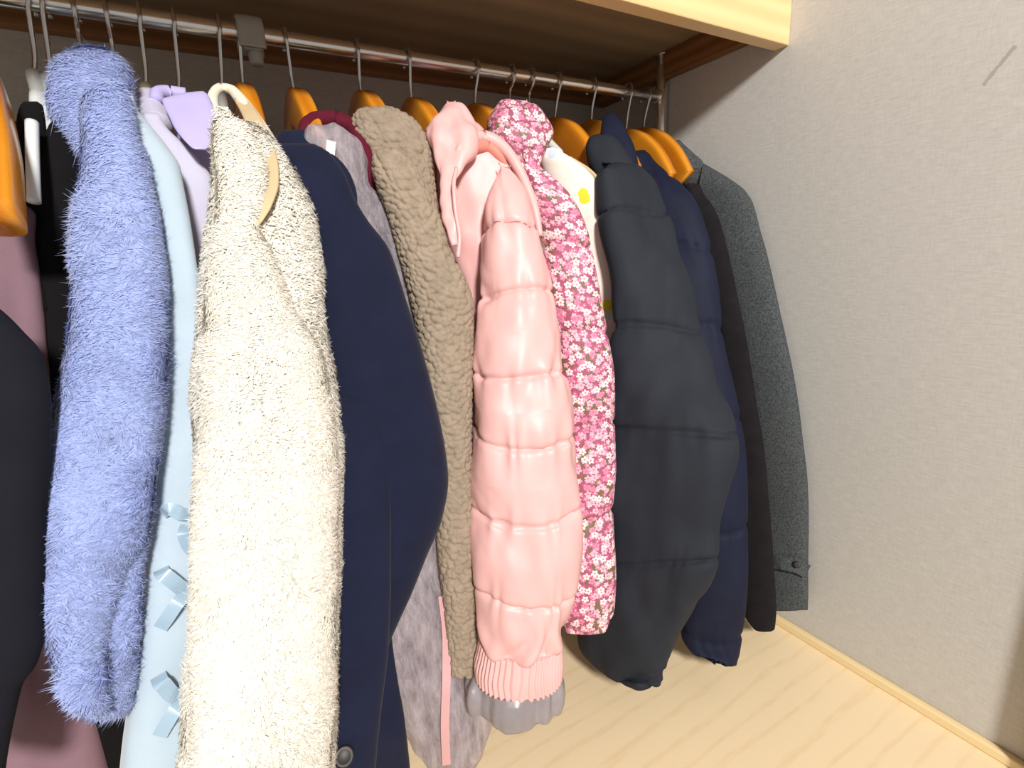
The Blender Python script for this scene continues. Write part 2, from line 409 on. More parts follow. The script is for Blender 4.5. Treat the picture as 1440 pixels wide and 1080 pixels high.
def sweep(name, pts, rad, mat, parent, ns=10, n=None, flat=None, up=(1, 0, 0), sharp=.55):
    """round (or flattened) cord along points; flat = (half width across 'up', half height)"""
    pts = np.array(pts, float); t = np.concatenate([[0], np.cumsum(np.linalg.norm(np.diff(pts, axis=0), axis=1))])
    n = n or max(8, len(pts) * 5); q = np.linspace(0, t[-1], n)
    C = np.stack([pchip(t, pts[:, k], q) for k in range(3)], -1)
    rad = np.asarray(rad, float); R = pchip(t, np.broadcast_to(rad, (len(pts),)), q) if rad.ndim else np.full(n, float(rad))
    T = np.gradient(C, axis=0); T /= np.linalg.norm(T, axis=1, keepdims=True)
    A = np.array(up, float)[None] - T * (T @ np.array(up, float))[:, None]; A /= np.linalg.norm(A, axis=1, keepdims=True) + 1e-9
    B = np.cross(T, A); ph = np.linspace(0, 2 * np.pi, ns, endpoint=False)
    fa, fb = flat if flat else (1, 1)
    c = np.cos(ph); s_ = np.sin(ph)
    if flat: c = np.sign(c) * np.abs(c)**sharp; s_ = np.sign(s_) * np.abs(s_)**sharp
    P = C[:, None] + A[:, None] * (c * fa)[None, :, None] * R[:, None, None] + B[:, None] * (s_ * fb)[None, :, None] * R[:, None, None]
    i = np.arange(n - 1)[:, None]; j = np.arange(ns)[None]; a = i * ns + j; b = i * ns + (j + 1) % ns
    F = np.stack([a, b, b + ns, a + ns], -1).reshape(-1, 4).tolist(); F.append(list(range(ns - 1, -1, -1))); F.append([(n - 1) * ns + k for k in range(ns)])
    return link(name, P.reshape(-1, 3), F, mat, parent)
def lathe(name, c, axis, prof, mat, parent, ns=24):
    """solid of revolution: prof = (along axis, radius)"""
    axis = _n(np.array(axis, float)); h = np.array([1, 0, 0]) if abs(axis[0]) < .8 else np.array([0, 1, 0])
    a = _n(np.cross(axis, h)); b = np.cross(axis, a); ph = np.linspace(0, 2 * np.pi, ns, endpoint=False)
    P = np.array([[np.array(c) + axis * z + (a * math.cos(p) + b * math.sin(p)) * r for p in ph] for z, r in prof])
    n = len(prof); i = np.arange(n - 1)[:, None]; j = np.arange(ns)[None]; q = i * ns + j; w_ = i * ns + (j + 1) % ns
    F = np.stack([q, w_, w_ + ns, q + ns], -1).reshape(-1, 4).tolist(); F.append(list(range(ns - 1, -1, -1))); F.append([(n - 1) * ns + k for k in range(ns)])
    return link(name, P.reshape(-1, 3), F, mat, parent)
def torso(parent, x0, x1, mat, z0=1.24, z1=.32, half=.026, yf=.90, name='body'):
    """the part of a garment that hangs under its hanger, behind the near sleeve"""
    n, ns = 26, 28; P = []
    for i in range(n):
        t = i / (n - 1); z = z0 + (z1 - z0) * t; x = x0 + (x1 - x0) * t
        sh = min(1, (t / .12)) ** .6 if t < .12 else 1
        f = 1.10 - (1.10 - yf) * (.25 + .75 * sh); b = 1.10 + .25 * (.25 + .75 * sh)
        th = half * (.5 + .5 * sh)
        for k in range(ns):
            p = 2 * math.pi * k / ns; c, s_ = math.cos(p), math.sin(p)
            P.append((x + th * np.sign(c) * abs(c)**.7, (f + b) / 2 + (b - f) / 2 * np.sign(s_) * abs(s_)**.7, z))
    i = np.arange(n - 1)[:, None]; j = np.arange(ns)[None]; a = i * ns + j; b = i * ns + (j + 1) % ns
    F = np.stack([a, b, b + ns, a + ns], -1).reshape(-1, 4).tolist(); F.append(list(range(ns - 1, -1, -1))); F.append([(n - 1) * ns + k for k in range(ns)])
    return link(name, np.array(P), F, mat, parent)

# ------------------------------------------------------------------ the closet
YB, ZS, YR_, ZR = 1.40, 1.525, 1.10, 1.418
structure('floor', box(-2.6, 0, -.02, YB, -.05, 0), 'floor')
structure('wall_right', box(0, .06, -.02, YB + .06, -.05, 2.4), 'wall')
structure('wall_back', box(-2.6, 0, YB, YB + .06, -.05, 2.4), 'wall')
structure('wall_left', box(-2.66, -2.6, -.02, YB + .06, -.05, 2.4), 'wall')
structure('ceiling', box(-2.66, .06, -.02, YB + .06, 2.4, 2.46), 'wall')
structure('trim_1', box(-.018, 0, .16, YB, 0, .022, .004), 'trim')
structure('trim_2', box(-.035, .06, .02, .165, -.05, 2.4, .004), 'jamb')

sh = root('shelf', (-1.3, .75, 1.43), 'wooden shelf above the coats with pale front edge board', 'shelf')
link('panel', *box(-2.6, 0, .785, YB, ZS, ZS + .02), 'shelf_ply', sh, smooth=False)
link('front_board', *box(-2.6, 0, .75, .785, 1.427, ZS + .012, .003), 'shelf_edge', sh, smooth=False)
link('side_rail', *box(-.03, 0, .786, YB - .03, 1.462, ZS - .0005, .002), 'rail', sh, smooth=False)
link('back_rail', *box(-2.6, 0, YB - .03, YB, 1.475, ZS - .0005, .002), 'rail', sh, smooth=False)

rod = root('clothes_rail', (-.022, YR_, 0), 'chrome clothes rail running under the shelf to an upright pipe', 'clothes rail')
sweep('rod', [(-2.59, YR_, ZR), (-1.3, YR_, ZR), (-.022, YR_, ZR)], .0135, 'chrome', rod, 20, up=(0, 0, 1))
sweep('upright_pipe', [(-.022, YR_, 0), (-.022, YR_, .8), (-.022, YR_, ZS)], .0155, 'chrome', rod, 20)
lathe('flange', (-.022, YR_, ZS - .004), (0, 0, 1), [(0, .019), (.003, .019)], 'chrome', rod)
lathe('end_collar', (-.046, YR_, ZR), (1, 0, 0), [(0, .017), (.002, .02), (.008, .02), (.01, .017)], 'chrome', rod)

p = at(350, 40, YR_); bx_ = p[0]
cl = root('rail_clamp', (bx_, YR_, ZR - .05), 'frosted plastic clamp on the rail with a round knob', 'clamp')
sweep('strap', [(bx_, YR_ - .021, ZR - .028), (bx_, YR_ - .021, ZR + .004), (bx_, YR_ - .012, ZR + .021), (bx_, YR_ + .012, ZR + .021), (bx_, YR_ + .021, ZR + .004), (bx_, YR_ + .021, ZR - .028)], 1.0, 'clear', cl, 12, 40, flat=(.022, .0035))
link('block', *box(bx_ - .016, bx_ + .016, YR_ - .017, YR_ + .017, ZR - .030, ZR - .014, .004), 'clear', cl, smooth=False)
lathe('knob', (bx_ + .004, YR_, ZR - .05), (0, 0, 1), [(0, .009), (.002, .012), (.018, .0125), (.024, .011)], 'clear', cl)

# ------------------------------------------------------------------ hangers
def hook_path(x, z0, lean=0.0):
    return [(x + lean, YR_, z0), (x + lean * .6, YR_ - .002, z0 + .03), (x + lean * .2, YR_ - .013, ZR - .022), (x, YR_ - .0195, ZR - .004), (x, YR_ - .017, ZR + .011),
            (x, YR_ - .003, ZR + .019), (x, YR_ + .013, ZR + .014), (x, YR_ + .020, ZR - .002), (x, YR_ + .019, ZR - .014)]
NECK = {42: (45, 97), 62: (65, 102), 105: (112, 62), 150: (160, 82), 197: (203, 116), 245: (249, 124), 308: (309, 124), 335: (340, 119), 400: (414, 126), 500: (508, 129), 572: (579, 139),
        668: (667, 147), 718: (716, 140), 745: (743, 145), 783: (779, 166), 832: (831, 169), 882: (880, 182), 908: (904, 180)}
def hookX(px):
    y = 138 - .157 * (920 - px) if px > 500 else 72 - .166 * (500 - px)
    return at(px, y, YR_)[0]
def wood_hanger(px, label, width=.0165, front=(.0, .05, .10, .15), drop=(0, .018, .058, .12)):
    x = hookX(px); nk = at(*NECK[px], YR_); lean = nk[0] - x; zt = nk[2]
    t = root('wooden_hanger', (x, YR_, zt - .17), label, 'hanger', 'varnished wooden coat hangers on the rail')
    sweep('hook', hook_path(x, zt - .01, lean), .0034, 'hook', t, 8, 40)
    pf = [(x + lean, YR_ - d, zt - .036 - z) for d, z in zip(front, drop)]; pb = [(x + lean, YR_ + d, zt - .036 - z) for d, z in zip(front, drop)]
    sweep('arm', pb[::-1] + pf[1:], [.8, .95, 1.0, 1.0, 1.0, .95, .8], 'hanger', t, 24, 48, flat=(width, .036), sharp=.38)
    return nk[0]
def slim_hanger(px, label, mat, r=.0095, name='plastic_hanger', front=(.0, .03, .07, .12), drop=(0, .025, .06, .10)):
    x = hookX(px); nk = at(*NECK[px], YR_); lean = nk[0] - x; zt = nk[2]
    t = root(name, (x, YR_, zt - .15), label, 'hanger', 'slim hangers on the rail')
    sweep('hook', hook_path(x, zt - .01, lean), .0034, 'hook', t, 8, 40)
    lathe('neck', (x + lean, YR_, zt - .04), (0, 0, 1), [(0, r), (.034, r), (.04, r * .7)], mat, t, 14)
    pf = [(x + lean, YR_ - d, zt - .035 - z) for d, z in zip(front, drop)]; pb = [(x + lean, YR_ + d, zt - .035 - z) for d, z in zip(front, drop)]
    sweep('arm', pb[::-1] + pf[1:], r, mat, t, 12, 40)
    return nk[0]
HX = {}
for px, lb in [(335, 'wooden hanger carrying the navy wool coat'), (400, 'wooden hanger carrying the burgundy knit, dark flank showing'),
               (500, 'wooden hanger rising behind the taupe boucle jacket'), (572, 'wooden hanger left of the pink hood'),
               (668, 'wooden hanger between pink hood and floral hood'), (783, 'wooden hanger right of the floral hood'),
               (832, 'dim wooden hanger just left of the navy stand collar'), (882, 'bright orange wooden hanger with its near arm end bare'),
               (908, 'wooden hanger nearest the upright pipe above the grey coat')]:
    HX[px] = wood_hanger(px, lb)
for px, lb, mt in [(42, 'white plastic hanger leftmost on the rail, arm end bare', 'plastic'), (62, 'white plastic hanger left of the blue fluffy coat', 'plastic'),
                       (105, 'thin hanger whose hook rises behind the blue fluffy collar', 'plastic'), (150, 'thin hanger holding the pale blue plush coat', 'creamplastic'),
                       (197, 'cream plastic hanger above the pale lilac plush jacket', 'creamplastic'), (245, 'white hanger inside the lilac nylon jacket collar', 'plastic'),
                       (308, 'white hanger inside the cream fleece coat', 'plastic'), (718, 'thin hanger hook rising behind the floral hood, left one', 'plastic'),
                       (745, 'thin hanger hook rising behind the floral hood, right one', 'plastic')]:
    HX[px] = slim_hanger(px, lb, mt)

def garment(name, hx, zb, label, cat):
    return root(name, (hx, YR_, zb), label, cat, None)
# ------------------------------------------------------------------ garments, left to right
# mauve top and charcoal jacket at the left edge, with the wooden hanger end beside them
g = garment('mauve_top', -1.47, .3, 'dusty mauve top at the left edge under the wooden hanger end', 'top')
Tube([(272, -70, 10), (285, -70, 30), (303, -70, 50), (340, -70, 47), (380, -70, 51), (473, -60, 57), (600, -40, 66), (800, -20, 78), (917, 10, 88), (960, 16, 112), (1000, 12, 130), (1040, 8, 141), (1110, 0, 158)], .84, .74, push=.03).folds(.006, 3, 1).obj('sleeve', 'mauve', g)
torso(g, -1.52, -1.50, 'mauve')
g = garment('charcoal_jacket', -1.52, .3, 'charcoal jacket cut by the left edge, over the mauve top', 'jacket')
Tube([(420, -110, -20), (440, -110, 6), (465, -110, 30), (498, -110, 56), (560, -110, 67), (640, -110, 64), (730, -110, 59), (800, -110, 58), (880, -110, 59), (920, -110, 50), (955, -110, 28), (1040, -110, 10), (1100, -110, 2)], .74, .62).folds(.004, 2, 2).obj('sleeve', 'charcoal', g)
torso(g, -1.60, -1.60, 'charcoal')
x = at(-6, 80, .92)[0]
t = root('wooden_hanger', (-1.45, .8, 1.05), 'large wooden hanger end cut by the left edge of the photo', 'hanger', 'varnished wooden coat hangers on the rail')
A = [at(-75, 40, YR_), at(-62, 50, 1.0), at(-38, 75, .92), at(-12, 160, .84), at(-1, 240, .78), at(2, 312, .74)]
sweep('arm', A, [.7, .9, 1, 1, 1, 1], 'hanger', t, 16, 40, flat=(.017, .024))
sweep('hook', hook_path(A[0][0], 1.33), .0034, 'hook', t, 8, 40)

g = garment('black_strap_top', HX[42], .8, 'black strappy top draped on the leftmost white hanger', 'top')
Tube([(143, 34, 52), (150, 28, 60), (170, 24, 63), (210, 21, 66), (260, 22, 66), (300, 30, 62), (360, 30, 62), (440, 36, 66)], .86, .80, y0=150, y1=420, push=.05, nr=60).wrinkle(.004).obj('strap', 'blackknit', g)
torso(g, -1.40, -1.46, 'blackknit', half=.02)
link_pts = [at(45, 172, .87), at(46, 225, .845), at(48, 284, .825)]
# bare end of that hanger's arm
sweep('arm_end', link_pts, .0068, 'plastic', [o for o in COL.objects if o.get('label', '').startswith('white plastic hanger leftmost')][0], 12, 24)
g = garment('black_sweater', HX[62], .3, 'black sweater hanging left of the blue fluffy coat', 'sweater')
Tube([(165, 76, 92), (177, 64, 104), (202, 58, 116), (250, 53, 124), (302, 50, 128), (340, 45, 128), (420, 51, 124), (500, 56, 116), (600, 60, 108), (750, 50, 110), (900, 60, 140), (1000, 100, 185), (1100, 135, 205)], .88, .76, push=.02).wrinkle(.005, 12, 4, 3).obj('sleeve', 'blackknit', g)
torso(g, -1.36, -1.42, 'blackknit')

# blue fluffy coat
g = garment('fluffy_coat', HX[105], .35, 'periwinkle blue fluffy fleece coat with tall stand collar', 'coat')
tb = Tube([(112, 138, 168), (135, 124, 178), (160, 118, 184), (190, 117, 189), (215, 117, 203), (267, 114, 214), (307, 111, 223), (340, 108, 227), (407, 101, 232), (473, 93, 232), (540, 83, 229), (608, 73, 222), (680, 65, 212), (743, 61, 206), (800, 61, 180), (873, 66, 158), (920, 75, 150), (965, 92, 148), (995, 115, 150)], .84, .62, depth=.8, captop=2.2).wrinkle(.007, 10, 6, 1)
s = tb.obj('sleeve', 'blue', g); tb.tufts('pile', 'blue_tuft', s, 85000, .0165, .0026, .88, .85, 1)
tb = Tube([(70, 116, 148), (85, 96, 166), (100, 82, 174), (130, 78, 177), (160, 84, 182), (190, 105, 185), (215, 120, 190)], .98, .88, y0=70, y1=215, nr=50, depth=.6).wrinkle(.006, 14, 14, 4)
s = tb.obj('collar', 'blue', g); tb.tufts('pile', 'blue_tuft', s, 22000, .017, .0026, .85, .85, 2)
tb = Tube([(700, 150, 205), (760, 140, 204), (868, 118, 194), (945, 110, 183), (985, 115, 178), (1004, 128, 160)], .70, .645, y0=700, y1=1000, nr=50).wrinkle(.004, 12, 8, 6)
s = tb.obj('cuff', 'blue', g); tb.tufts('pile', 'blue_tuft', s, 16000, .015, .0026, .88, .85, 3)
torso(g, -1.31, -1.36, 'blue', yf=.92)

# pale blue plush coat with ribbons
g = garment('plush_coat', HX[150], .25, 'pale blue plush coat with small satin ribbon bows', 'coat')
tb = Tube([(135, 160, 186), (152, 165, 192), (175, 172, 212), (205, 186, 238), (235, 200, 257), (300, 214, 270), (373, 222, 277), (440, 226, 283), (540, 222, 286), (620, 216, 287), (740, 205, 287), (820, 197, 285), (907, 188, 283), (987, 178, 280), (1053, 171, 278), (1110, 168, 276)], .87, .66, depth=.7).folds(.004, 2, 5).wrinkle(.003, 10, 5, 8)
pb_t = tb; tb.obj('sleeve', 'paleblue', g)
def ribbon(parent, pts, w, mat='ribbon', tb=None):
    pts = np.array(pts); tt = np.arange(len(pts)); qq = np.linspace(0, len(pts) - 1, len(pts) * 5)
    pts = np.stack([pchip(tt, pts[:, k], qq) for k in range(3)], -1); P = []
    for i, p in enumerate(pts):
        t_ = _n(pts[min(i + 1, len(pts) - 1)] - pts[max(i - 1, 0)]); v = _n(CAM - p); sd = _n(np.cross(t_, v)) * w
        P += [p - sd + v * .001, p + sd + v * .001, p + sd - v * .001, p - sd - v * .001]
    F = []
    for i in range(len(pts) - 1):
        for k in range(4): F.append((i * 4 + k, i * 4 + (k + 1) % 4, i * 4 + 4 + (k + 1) % 4, i * 4 + 4 + k))
    F += [(3, 2, 1, 0), tuple((len(pts) - 1) * 4 + k for k in range(4))]
    return link('ribbon', np.array(P), F, mat, parent, smooth=False)
def front(tb, x, y, lift=.004):
    """point on the near face of a tube where the photo shows x, y"""
    half = np.abs(tb.pp[0] - np.pi / 2) < 1.5
    P = tb.P[:, half].reshape(-1, 3); X_, Y_ = proj(P); d = (X_ - x)**2 + (Y_ - y)**2
    near = np.linalg.norm(P - CAM, axis=1); k = np.argmin(d + 40 * near); p = P[k]; v = _n(CAM - p)
    ray = at(x, y, 1.0) - CAM; dist = np.linalg.norm(p - CAM) - lift
    return CAM + _n(ray) * dist
for pth, wd in [([(228, 722, .004), (238, 716, .014), (252, 722, .012), (268, 724, .006)], .0075), ([(262, 738, .004), (258, 752, .012), (264, 768, .006), (272, 776, .003)], .0065),
                ([(226, 800, .003), (230, 808, .016), (246, 820, .014), (266, 836, .005)], .008), ([(266, 828, .006), (250, 848, .014), (236, 868, .010), (225, 884, .003)], .008),
                ([(222, 950, .003), (228, 962, .016), (240, 975, .014), (262, 984, .005)], .008), ([(262, 978, .006), (246, 1000, .014), (234, 1018, .010), (224, 1036, .003)], .008)]:
    ribbon(g, [front(tb, *q_) for q_ in pth], wd)
torso(g, -1.27, -1.31, 'paleblue', yf=.92)

g = garment('plush_jacket', HX[197], .4, 'pale whitish lilac plush jacket squeezed right of the pale blue coat', 'jacket')
Tube([(160, 203, 222), (178, 208, 232), (200, 218, 255), (230, 238, 285), (260, 248, 303), (300, 256, 306), (350, 262, 305), (420, 266, 302), (500, 268, 298), (700, 268, 296)], .90, .78, push=.03, depth=.6).wrinkle(.004, 12, 5, 9).obj('sleeve', 'palelilac', g)
sweep('hanger_wrap', [at(209, 140, 1.02), at(216, 160, .98), at(222, 176, .95)], .018, 'palelilac', g, 14, 16)
torso(g, -1.225, -1.25, 'palelilac', yf=.94, half=.02)
g = garment('nylon_jacket', HX[245], .4, 'lilac nylon jacket with a wide folded collar', 'jacket')
Tube([(190, 252, 292), (208, 262, 300), (235, 276, 306), (262, 284, 309), (320, 284, 309), (420, 280, 305), (560, 276, 300)], .93, .84, push=.04, depth=.6).wrinkle(.003).obj('sleeve', 'lilac', g)
tb = Tube([(130, 262, 286), (134, 240, 290), (140, 228, 294), (152, 231, 299), (165, 238, 302), (180, 246, 302), (195, 256, 300), (207, 268, 293), (211, 276, 288)], .96, .88, y0=130, y1=210, nr=50, depth=.3, captop=.2).wrinkle(.003, 25, 25, 5)
tb.obj('collar', 'lilac', g)
sweep('collar_back', [at(220, 142, .98), at(222, 132, .99), at(238, 130, 1.0), at(262, 133, 1.0)], .010, 'lilac', g)
torso(g, -1.185, -1.2, 'lilac', yf=.95, half=.018)

# cream fleece coat
g = garment('fleece_coat', HX[308], .2, 'cream shaggy fleece coat, widest garment in the left half', 'coat')
tb = Tube([(175, 318, 362), (200, 312, 380), (227, 308, 398), (273, 304, 424), (320, 298, 440), (373, 292, 446), (423, 288, 446), (473, 284, 451), (523, 281, 460), (593, 280, 470), (640, 279, 475), (740, 277, 474), (820, 275, 472), (920, 273, 468), (1003, 270, 463), (1110, 267, 452)], .86, .62, depth=.62, dmax=.085).wrinkle(.009, 9, 5, 2)
s = tb.obj('sleeve', 'cream', g); tb.tufts('pile', 'cream_tuft', s, 45000, .0155, .0027, .72, .6, 4)
tb = Tube([(152, 306, 320), (165, 301, 332), (182, 299, 346), (213, 299, 362), (245, 303, 372), (275, 304, 372), (300, 303, 366), (318, 301, 362), (345, 298, 374), (390, 293, 392), (440, 290, 414), (485, 285, 444), (520, 281, 455), (593, 280, 466), (640, 279, 471), (740, 277, 470), (820, 275, 468), (920, 273, 464), (1003, 270, 459), (1110, 267, 448)], .86, .62, depth=.55, dmax=.055, nr=150, push=-.05).wrinkle(.006, 12, 6, 5)
s = tb.obj('front_panel', 'cream', g); tb.tufts('pile', 'cream_tuft', s, 75000, .0155, .0027, .72, .6, 5)
sweep('lining', [at(336, 138, .97), at(351, 160, .92), at(366, 192, .865), at(376, 226, .82), at(380, 258, .79), at(373, 288, .77), at(362, 316, .765)], [.008, .011, .013, .014, .012, .009, .003], 'tan', g, 12, 40, flat=(1.0, .25), up=(1, -.6, 0))
sweep('neckline', [at(303, 168, .96), at(299, 142, .98), at(303, 128, 1.0), at(314, 123, 1.01), at(328, 128, 1.0), at(344, 148, .96), at(362, 174, .92), at(380, 202, .88)], [.009, .008, .007, .007, .008, .010, .011, .011], 'cream', g, 12, 50)
torso(g, -1.13, -1.15, 'cream', yf=.93, half=.03)

# navy wool coat
g = garment('wool_coat', HX[335], .15, 'long navy blue wool coat right of the cream fleece coat', 'coat')
Tube([(205, 392, 440), (218, 396, 462), (247, 405, 483), (283, 418, 498), (310, 428, 514), (354, 436, 546), (424, 442, 569), (487, 448, 589), (564, 458, 609), (631, 464, 622), (673, 468, 626), (727, 470, 618), (773, 474, 601), (827, 478, 581), (870, 482, 562), (908, 500, 546)], .86, .66, depth=.6, dmax=.085).wrinkle(.005, 8, 4, 11).obj('sleeve', 'navy', g)
np_ = Tube([(560, 462, 530), (640, 464, 545), (720, 465, 550), (820, 464, 551), (905, 462, 548), (1000, 458, 538), (1110, 452, 528)], .78, .66, depth=.35, push=-.04, y0=560).folds(.003, 2, 3); np_.obj('front_panel', 'navy', g)
Tube([(860, 500, 548), (905, 505, 552), (960, 510, 560), (1010, 510, 569), (1110, 510, 580)], .74, .70, depth=.4, nr=40, y0=860).obj('back_panel', 'navy', g)
tb = Tube([(184, 400, 424), (190, 390, 438), (203, 386, 447), (218, 390, 460), (235, 398, 474), (258, 410, 488)], .95, .88, y0=185, y1=255, nr=40, depth=.6, push=-.01).wrinkle(.004, 16, 16, 4)
tb.obj('collar', 'navy', g)
sweep('shoulder_fold', [at(418, 246, .885), at(436, 232, .87), at(456, 229, .86), at(476, 243, .85), at(490, 268, .84), at(500, 296, .83)], [.006, .013, .016, .015, .012, .004], 'navy', g, 16, 50)
b = lathe('button', front(np_, 484, 1064, .004), _n(CAM - at(484, 1064, .6)), [(-.004, .011), (0, .013), (.003, .013), (.0045, .0105), (.003, .008)], 'button', g, 28)
b['label'] = 'dark brown round button'
torso(g, -1.05, -1.04, 'navy', yf=.92)

g = garment('knit_sweater', HX[400], .3, 'burgundy knit with a thick rolled neck beside the navy coat', 'sweater')
sweep('rolled_neck', [at(428, 192, .96), at(432, 178, .97), at(446, 169, .98), at(472, 168, .98), at(494, 178, .97), at(506, 194, .95), at(514, 220, .93), at(526, 256, .91), at(530, 290, .90)], [.010, .013, .014, .014, .014, .014, .015, .016, .014], 'burgundy', g, 16, 60)
torso(g, -.975, -.96, 'burgundy', z0=1.22)

g = garment('organza_dress', HX[400] + .05, .05, 'sheer grey lilac organza dress with a pink ribbon edge', 'dress')
tb = Tube([(176, 446, 470), (184, 436, 486), (200, 432, 508), (230, 438, 521), (255, 450, 522), (280, 462, 541), (297, 470, 560), (320, 476, 565), (353, 488, 568), (378, 500, 577), (428, 520, 589), (518, 550, 601), (600, 565, 608), (700, 575, 615), (760, 572, 621), (800, 566, 624), (850, 552, 628), (905, 540, 640), (950, 538, 664), (985, 543, 702), (1020, 562, 692), (1050, 580, 680), (1080, 604, 662)], .90, .74, depth=.45, dmax=.06, nr=150, push=.01).wrinkle(.008, 20, 8, 12, .006, 48)
tb.obj('skirt', 'organza', g)
ribbon(g, [front(tb, 622, 838, .012), front(tb, 627, 880, .012), front(tb, 628, 930, .012), front(tb, 627, 980, .012), front(tb, 626, 1030, .012), front(tb, 628, 1076, .012)], .0075, 'pinkribbon')
ribbon(g, [front(tb, 466, 198, .008), front(tb, 465, 210, .010), front(tb, 464, 222, .008)], .007, 'tag')

# taupe boucle jacket
g = garment('boucle_jacket', HX[500], .2, 'taupe curly boucle jacket with a rounded hood', 'jacket')
def boucle(tb, f=112, amp=.0048):
    wv = worley(tb.uu * f + 0.6 * vnoise(np.stack([tb.uu * 40, tb.vv * 40, tb.vv * 0], -1)), tb.vv * f)
    return tb.disp(amp * (1 - np.clip(wv, 0, 1)**2 * 1.4))
tb = Tube([(212, 540, 556), (220, 528, 570), (235, 527, 582), (260, 532, 596), (300, 546, 615), (353, 560, 632), (389, 570, 650), (428, 580, 663), (463, 588, 664), (533, 598, 663), (611, 608, 662), (689, 616, 661), (760, 620, 664), (850, 626, 668), (945, 634, 668)], .87, .72, depth=.8, nr=560, ns=220, push=-.01).wrinkle(.004, 12, 6, 13)
boucle(tb).obj('sleeve', 'brown', g)
tb = Tube([(154, 512, 548), (161, 500, 566), (172, 496, 582), (187, 498, 594), (213, 508, 607), (247, 524, 611), (283, 540, 614), (330, 560, 624), (380, 580, 640)], .96, .88, y0=150, y1=360, depth=.55, nr=240, ns=220).wrinkle(.004, 12, 12, 14)
boucle(tb).obj('hood', 'brown', g)
torso(g, -.85, -.82, 'brown', yf=.95)

# pink down jacket
g = garment('puffer_jacket', HX[572], .15, 'pale pink satin puffer jacket with hood and elastic cuff', 'jacket')
tb = Tube([(232, 703, 716), (246, 698, 726), (262, 693, 733), (276, 690, 738), (300, 685, 745), (342, 681, 757), (400, 680, 772), (416, 679, 774), (434, 674, 778), (504, 669, 789), (545, 668, 798), (592, 668, 805), (633, 668, 809), (700, 667, 810), (760, 665, 810), (813, 669, 805), (860, 673, 796), (898, 678, 787)], .82, .66, y0=250, y1=950, depth=.85, nr=300, ns=140, captop=2.5, capbot=.1)
tb.seams([(220, 220), (322, 316), (414, 405), (517, 522), (602, 612), (708, 705), (812, 818), (905, 905)], .005, .005, .0042, 2).wrinkle(.006, 15, 10, 15, .0035, 34)
gz = np.exp(-((tb.yy - 890) / 38.0)**2) * np.clip((902 - tb.yy) / 14, 0, 1)      # cloth gathered into the elastic cuff
tb.disp(.009 * gz * np.sin(tb.uu * 95 + 5 * vnoise(np.stack([tb.uu * 14, tb.vv * 9, tb.vv * 0 + 7], -1))))
dg = np.sin(tb.uu * 48 + tb.vv * 36 + 5 * vnoise(tb.P * 9.0))      # slanting drag creases
tb.disp(.0022 * np.clip(dg, -.2, 1) * (.4 + vnoise(tb.P * 7.0 + 5)))
tb.obj('sleeve', 'pink', g)
tc_ = Tube([(893, 676, 787), (905, 673, 788), (927, 668, 789), (946, 670, 788)], .672, .66, y0=890, y1=950, depth=.85, nr=50, ns=220, captop=.05, capbot=.05, push=0)
tc_.disp(.0028 * np.sin(tc_.pp * 46 + 1.5 * vnoise(np.stack([tc_.uu * 40, tc_.vv * 30, tc_.vv * 0], -1)))).obj('cuff', 'pink', g)
tl = Tube([(938, 670, 785), (950, 664, 788), (967, 659, 790), (985, 662, 788), (996, 690, 780)], .668, .655, y0=930, y1=1000, depth=.75, nr=40, ns=140, captop=.05, capbot=.3, push=.002)
l_ = tl.disp(.010 * vnoise(np.stack([tl.uu * 55, tl.vv * 6, tl.vv * 0 + 3], -1)) * np.clip(tl.vv / .02, 0, 1)).obj('sleeve_lining', 'greylining', g); l_['label'] = 'grey satin lining hanging below the cuff'
tb = Tube([(180, 603, 668), (200, 606, 700), (225, 611, 724), (253, 615, 737), (290, 621, 751), (330, 630, 758), (370, 644, 760), (410, 658, 762), (480, 668, 765), (560, 672, 765)], .90, .80, y0=180, y1=560, depth=.5, nr=130, ns=90, push=.02).wrinkle(.011, 26, 6, 16, .004, 45)
tb.obj('front_panel', 'pink', g)
tb = Tube([(141, 627, 641), (150, 621, 651), (163, 611, 660), (178, 602, 668), (190, 599, 674), (210, 606, 668), (235, 612, 652), (262, 618, 642), (300, 624, 642), (345, 636, 646)], .94, .82, y0=140, y1=345, depth=.55, nr=110, ns=80, push=-.03).wrinkle(.009, 28, 10, 17, .004, 60)
tb.obj('hood', 'pink', g)
sweep('hood_rim', [at(643, 232, .85), at(646, 212, .85), at(660, 197, .86), at(680, 192, .87), at(700, 201, .86), at(720, 222, .84), at(738, 256, .82), at(752, 294, .80), at(760, 332, .785)], [.006, .008, .010, .011, .011, .010, .009, .008, .005], 'pink', g, 14, 70)
sweep('hood_lining', [at(652, 226, .855), at(664, 208, .865), at(684, 206, .87), at(702, 220, .86), at(716, 242, .85)], [.006, .011, .013, .012, .005], 'pinkdark', g, 14, 40)
sweep('drawcord', [at(642, 236, .825), at(638, 264, .81), at(641, 300, .80), at(646, 330, .79), at(644, 362, .785)], .0035, 'pink', g, 8, 40)
torso(g, -.76, -.77, 'pink', yf=.93)

